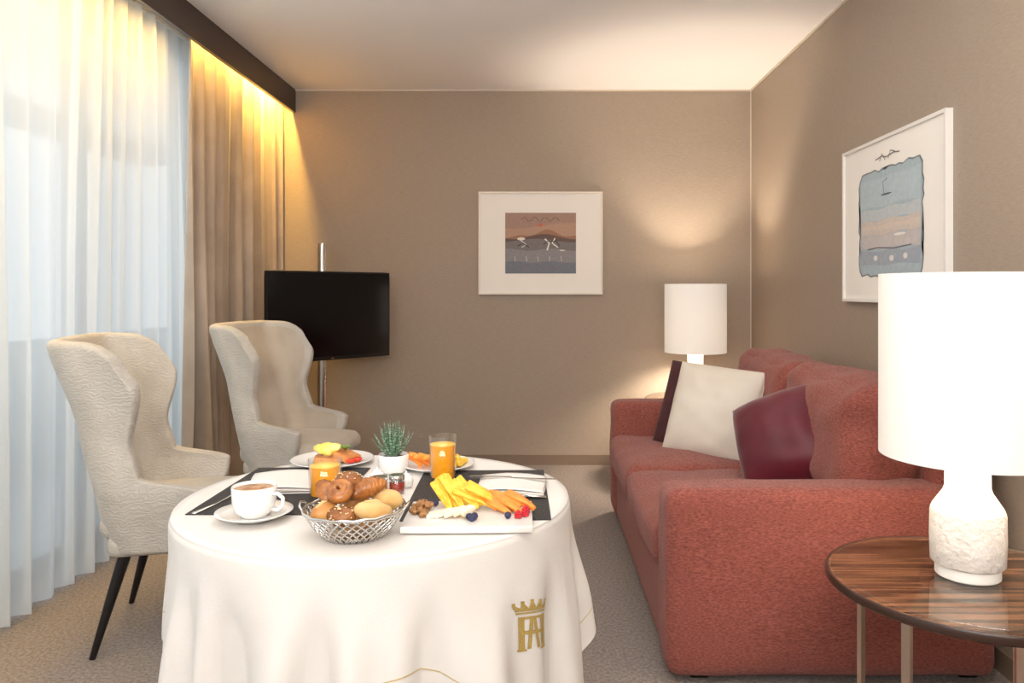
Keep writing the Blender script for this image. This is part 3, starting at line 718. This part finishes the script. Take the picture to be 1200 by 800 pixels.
# white board
bcx,bcy=-.139,1.530; bh=.0145
solo('serving_board',rbox(B(),(0,0,bh/2),(.125,.088,bh/2),.003,n=4),m_stone,'thin rectangular white stone board carrying fruit and cheese','serving board',(bcx,bcy,ZM),(0,0,.02),angle=35)
ZB=ZM+bh
def fruitstick(name,label,cat,mat,loc,rot,L=.06,w=.012,h=.009,group=None,curve=.0,sd=0,tp=.35):
    bm=rbox(B(),(0,0,0),(L/2,w/2,h/2),min(.003,h*.45),(0,.001,.0006),8)
    for v in bm.verts:
        nn=noise.noise_vector(v.co*90+Vector((sd*7,0,0)))*.0014
        v.co.z-=curve*(v.co.x/(L/2))**2; v.co.y*=(1-tp*v.co.x/(L/2)); v.co+=nn
    return solo(name,bm,mat,label,cat,loc,rot,group)
G='pineapple slices fanned on the white board'
rnd=random.Random(5)
for k in range(9):
    x=bcx-.056+.0105*k; y=bcy+.030-.002*k+(.010 if k%2 else 0)
    fruitstick('pineapple_slice','long yellow pineapple slice in the fanned pile on the white board','pineapple slice',m_pine,(x,y,ZB+.027+.004*(k%3)),(.5+.2*rnd.uniform(-1,1),.62+.10*(k%3)-.04*k,-1.0+.13*k+.12*rnd.uniform(-1,1)),.078+.010*rnd.random(),.019,.0075,G,.003,k,.45)
G='papaya slices fanned on the white board'
for k in range(8):
    x=bcx+.034+.0098*k; y=bcy+.022-.010*(k%3)
    fruitstick('papaya_slice','orange papaya slice in the fan at the right of the white board','papaya slice',m_papaya,(x,y,ZB+.0160+.004*((k+1)%3)),(.4+.2*rnd.uniform(-1,1),.30+.12*(k%2),-.75+.05*k+.15*rnd.uniform(-1,1)),.064+.012*rnd.random(),.016,.0085,G,.005,k+20,.4)
G='cheese slices on the white board'
for k in range(5):
    bm=prism(B(),[(-.018,-.012),(.018,-.008),(.016,.010),(-.014,.013)],0,.008)
    bmesh.ops.bevel(bm,geom=list(bm.edges),offset=.0012,segments=2,affect='EDGES')
    solo('cheese_slice',bm,m_cheese,'pale cheese slice overlapping at the front of the white board','cheese',(bcx-.062+.015*k,bcy-.030+.003*(k%2),ZB+.002+.003*k*.6),(.0,-.22,.2*k),G,angle=40)
G='walnut pieces on the white board'
for k,(x,y) in enumerate(((-.108,-.01),(-.098,.008),(-.092,-.014),(-.110,.012),(-.087,.018),(-.104,.026),(-.088,-.030),(-.100,-.002),(-.083,.002),(-.096,.018))):
    solo('walnut_piece',blob(B(),(0,0,0),(.009,.0075,.0065),3,.9,170,k),m_walnut,'brown walnut piece in the heap at the left of the white board','nut',(bcx+x,bcy+y,ZB+.0065+(.008 if k>6 else 0)),(0,0,k*2),G)
for k,(x,y) in enumerate(((-.085,.044),(-.074,.046),(.004,-.050),(.014,-.046),(.010,-.058),(.078,-.040))):
    bl=B(); lathe(bl,[(0,0),(.003,.0004),(.0062,.004),(.0068,.0075),(.0050,.0118),(.0028,.0130),(.0022,.0120),(0,.0118)],18)
    solo('blueberry',bl,m_blue,'dark blueberry on the white board','blueberry',(bcx+x,bcy+y,ZB),(0,0,0),'blueberries on the white board')
def raspb(loc,label,grp):
    bm=B()
    for lv,(z,r,n) in enumerate(((.002,.0058,9),(.0055,.0062,9),(.009,.0048,8),(.0120,.0026,5),(.0138,0,1))):
        for i in range(n):
            a=2*PI*i/n+lv*.35; blob(bm,(r*math.cos(a),r*math.sin(a),z),(.0026,)*3,1)
    blob(bm,(0,0,.006),(.0055,.0055,.006),1)
    return solo('raspberry',bm,m_rasp,label,'raspberry',loc,(0,0,0),grp)
for (x,y) in ((.112,-.004),(.098,-.036),(.111,-.024)): raspb((bcx+x,bcy+y,ZB+.0006),'red raspberry at the right end of the white board','raspberries on the white board')
def plate(name,label,loc,r):
    return solo(name,lathe(B(),[(0,.002),(r*.55,.0015),(r*.58,0),(r*.64,0),(r*.66,.003),(r*.98,.013),(r,.0155),(r*.97,.0158),(r*.66,.0065),(0,.0045)],56),m_porc,label,'plate',loc)
fp=(-.262,1.985,ZC); plate('fruit_plate','white plate of melon and pineapple at the back of the table',fp,.095)
G='melon slices on the back plate'
for k in range(6):
    o=fruitstick('melon_slice','orange melon slice standing on the back fruit plate','melon slice',m_melon,(fp[0]-.060+.012*k,fp[1]-.01+.004*(k%2),fp[2]+.026+.003*(k%2)),(0,.62-.04*k,.25+.12*k),.058,.014,.012,G,.006,k)
G='pineapple chunks on the back plate'
for k,(x,y) in enumerate(((.040,-.03),(.055,-.012),(.038,.0),(.060,.012),(.045,-.012))):
    fruitstick('pineapple_chunk','yellow pineapple chunk on the back fruit plate','pineapple chunk',m_pine,(fp[0]+x,fp[1]+y,fp[2]+(.0165 if k<4 else .029)),(0,.08,k*.9),.024,.020,.014,G,0,k)
def strawb(label,loc,rot):
    t=thing('strawberry',label,'strawberry',loc); t.rotation_euler=rot
    obj('fruit',lathe(B(),[(0,0),(.004,.001),(.009,.009),(.011,.016),(.008,.021),(0,.022)],20),m_straw,t)
    l=B()
    for k in range(5):
        a=2*PI*k/5; prism(l,[(0,-.002),(.009,0),(0,.002)],.0218,.0226,Matrix.Rotation(a,4,'Z'))
    obj('calyx',l,m_green,t)
strawb('red strawberry between melon and pineapple on the back plate',(fp[0]+.012,fp[1]-.028,fp[2]+.014),(1.2,0,.6))
ep=(-.548,2.035,ZC); plate('dinner_plate','white plate with egg on toast at the back left of the table',ep,.108)
for k,(x,y,r) in enumerate(((.012,-.01,.2),(.050,.0,-.4))):
    bm=rbox(B(),(0,0,0),(.036,.03,.008),.006,(0,0,.001),8); solo('toast_slice',bm,m_ham,('golden toast slice under the egg on the back left plate','golden toast slice at the right of the back left plate')[k],'toast',(ep[0]+x-.02,ep[1]+y,ep[2]+.0145+.010*k),(0,.05+.22*k,r))
solo('fried_egg',blob(B(),(0,0,0),(.030,.026,.017),4,.5,60,2),m_egg,'fluffy yellow egg topping the toast on the back left plate','egg',(ep[0]-.012,ep[1]-.006,ep[2]+.040))
for k,(x,y) in enumerate(((.055,-.030),(.068,-.014))):
    solo('tomato_half',lathe(B(),[(0,0),(.008,.001),(.013,.006),(.013,.010),(.011,.012),(0,.0115)],20),m_tom,('red tomato half at the front of the egg plate','red tomato half at the right rim of the egg plate')[k],'tomato',(ep[0]+x,ep[1]+y,ep[2]+.008))
lf=B()
for k in range(6):
    a=k*1.05; tube(lf,[(0,0,0),(.010*math.cos(a),.010*math.sin(a),.010),(.020*math.cos(a),.020*math.sin(a),.013)],[.001,.005,.0008],6,flat=.25)
solo('salad_garnish',lf,m_green,'green leaf garnish on the toast of the egg plate','garnish',(ep[0]+.034,ep[1]-.002,ep[2]+.036))
# ---------------------------------------------------------------- lights
def area(name,loc,rot,sx,sy,e,col,spread=180):
    l=bpy.data.lights.new(name,'AREA'); l.shape='RECTANGLE'; l.size=sx; l.size_y=sy; l.energy=e; l.color=col; l.spread=math.radians(spread)
    o=bpy.data.objects.new(name,l); C.objects.link(o); o.location=loc; o.rotation_euler=rot; return o
area('daylight',(-3.5,2.6,1.65),(0,math.radians(-90),0),1.6,8.0,104,(.88,.95,1.0))
area('cove_light',(-1.738,2.0,2.56),(0,math.radians(26),0),.02,6.4,46,(1.0,.60,.14),120)
area('cove_light',(-1.736,4.92,2.56),(0,math.radians(-6),0),.02,.66,19,(1.0,.58,.12),150)
area('overhead_fill',(-.1,2.3,2.56),(0,0,0),1.8,2.2,18,(1.0,.97,.93))  # added soft fill out of view, evens the light on walls and table
area('rear_fill',(-.1,-1.3,1.75),(math.radians(80),0,0),2.4,1.5,12,(1.0,.98,.95))  # added frontal fill behind the camera, no lamp of the room
area('ceiling_fill',(-.1,-.7,1.75),(math.radians(128),0,0),2.2,1.0,96,(1.0,.97,.95))  # added fill behind the camera, aimed up and forward to brighten the ceiling
w=bpy.data.worlds.new('World'); sc.world=w; w.use_nodes=True
w.node_tree.nodes['Background'].inputs[0].default_value=(.82,.92,1,1); w.node_tree.nodes['Background'].inputs[1].default_value=.85
# ---------------------------------------------------------------- camera
cd=bpy.data.cameras.new('Camera'); cd.lens=27; cd.sensor_width=36; cd.shift_x=-32/1200; cd.shift_y=-60/1200; cd.clip_start=.05
co=bpy.data.objects.new('Camera',cd); C.objects.link(co); co.location=(0,0,CAMZ); co.rotation_euler=(PI/2,0,0); sc.camera=co
sc.view_settings.view_transform='Standard'
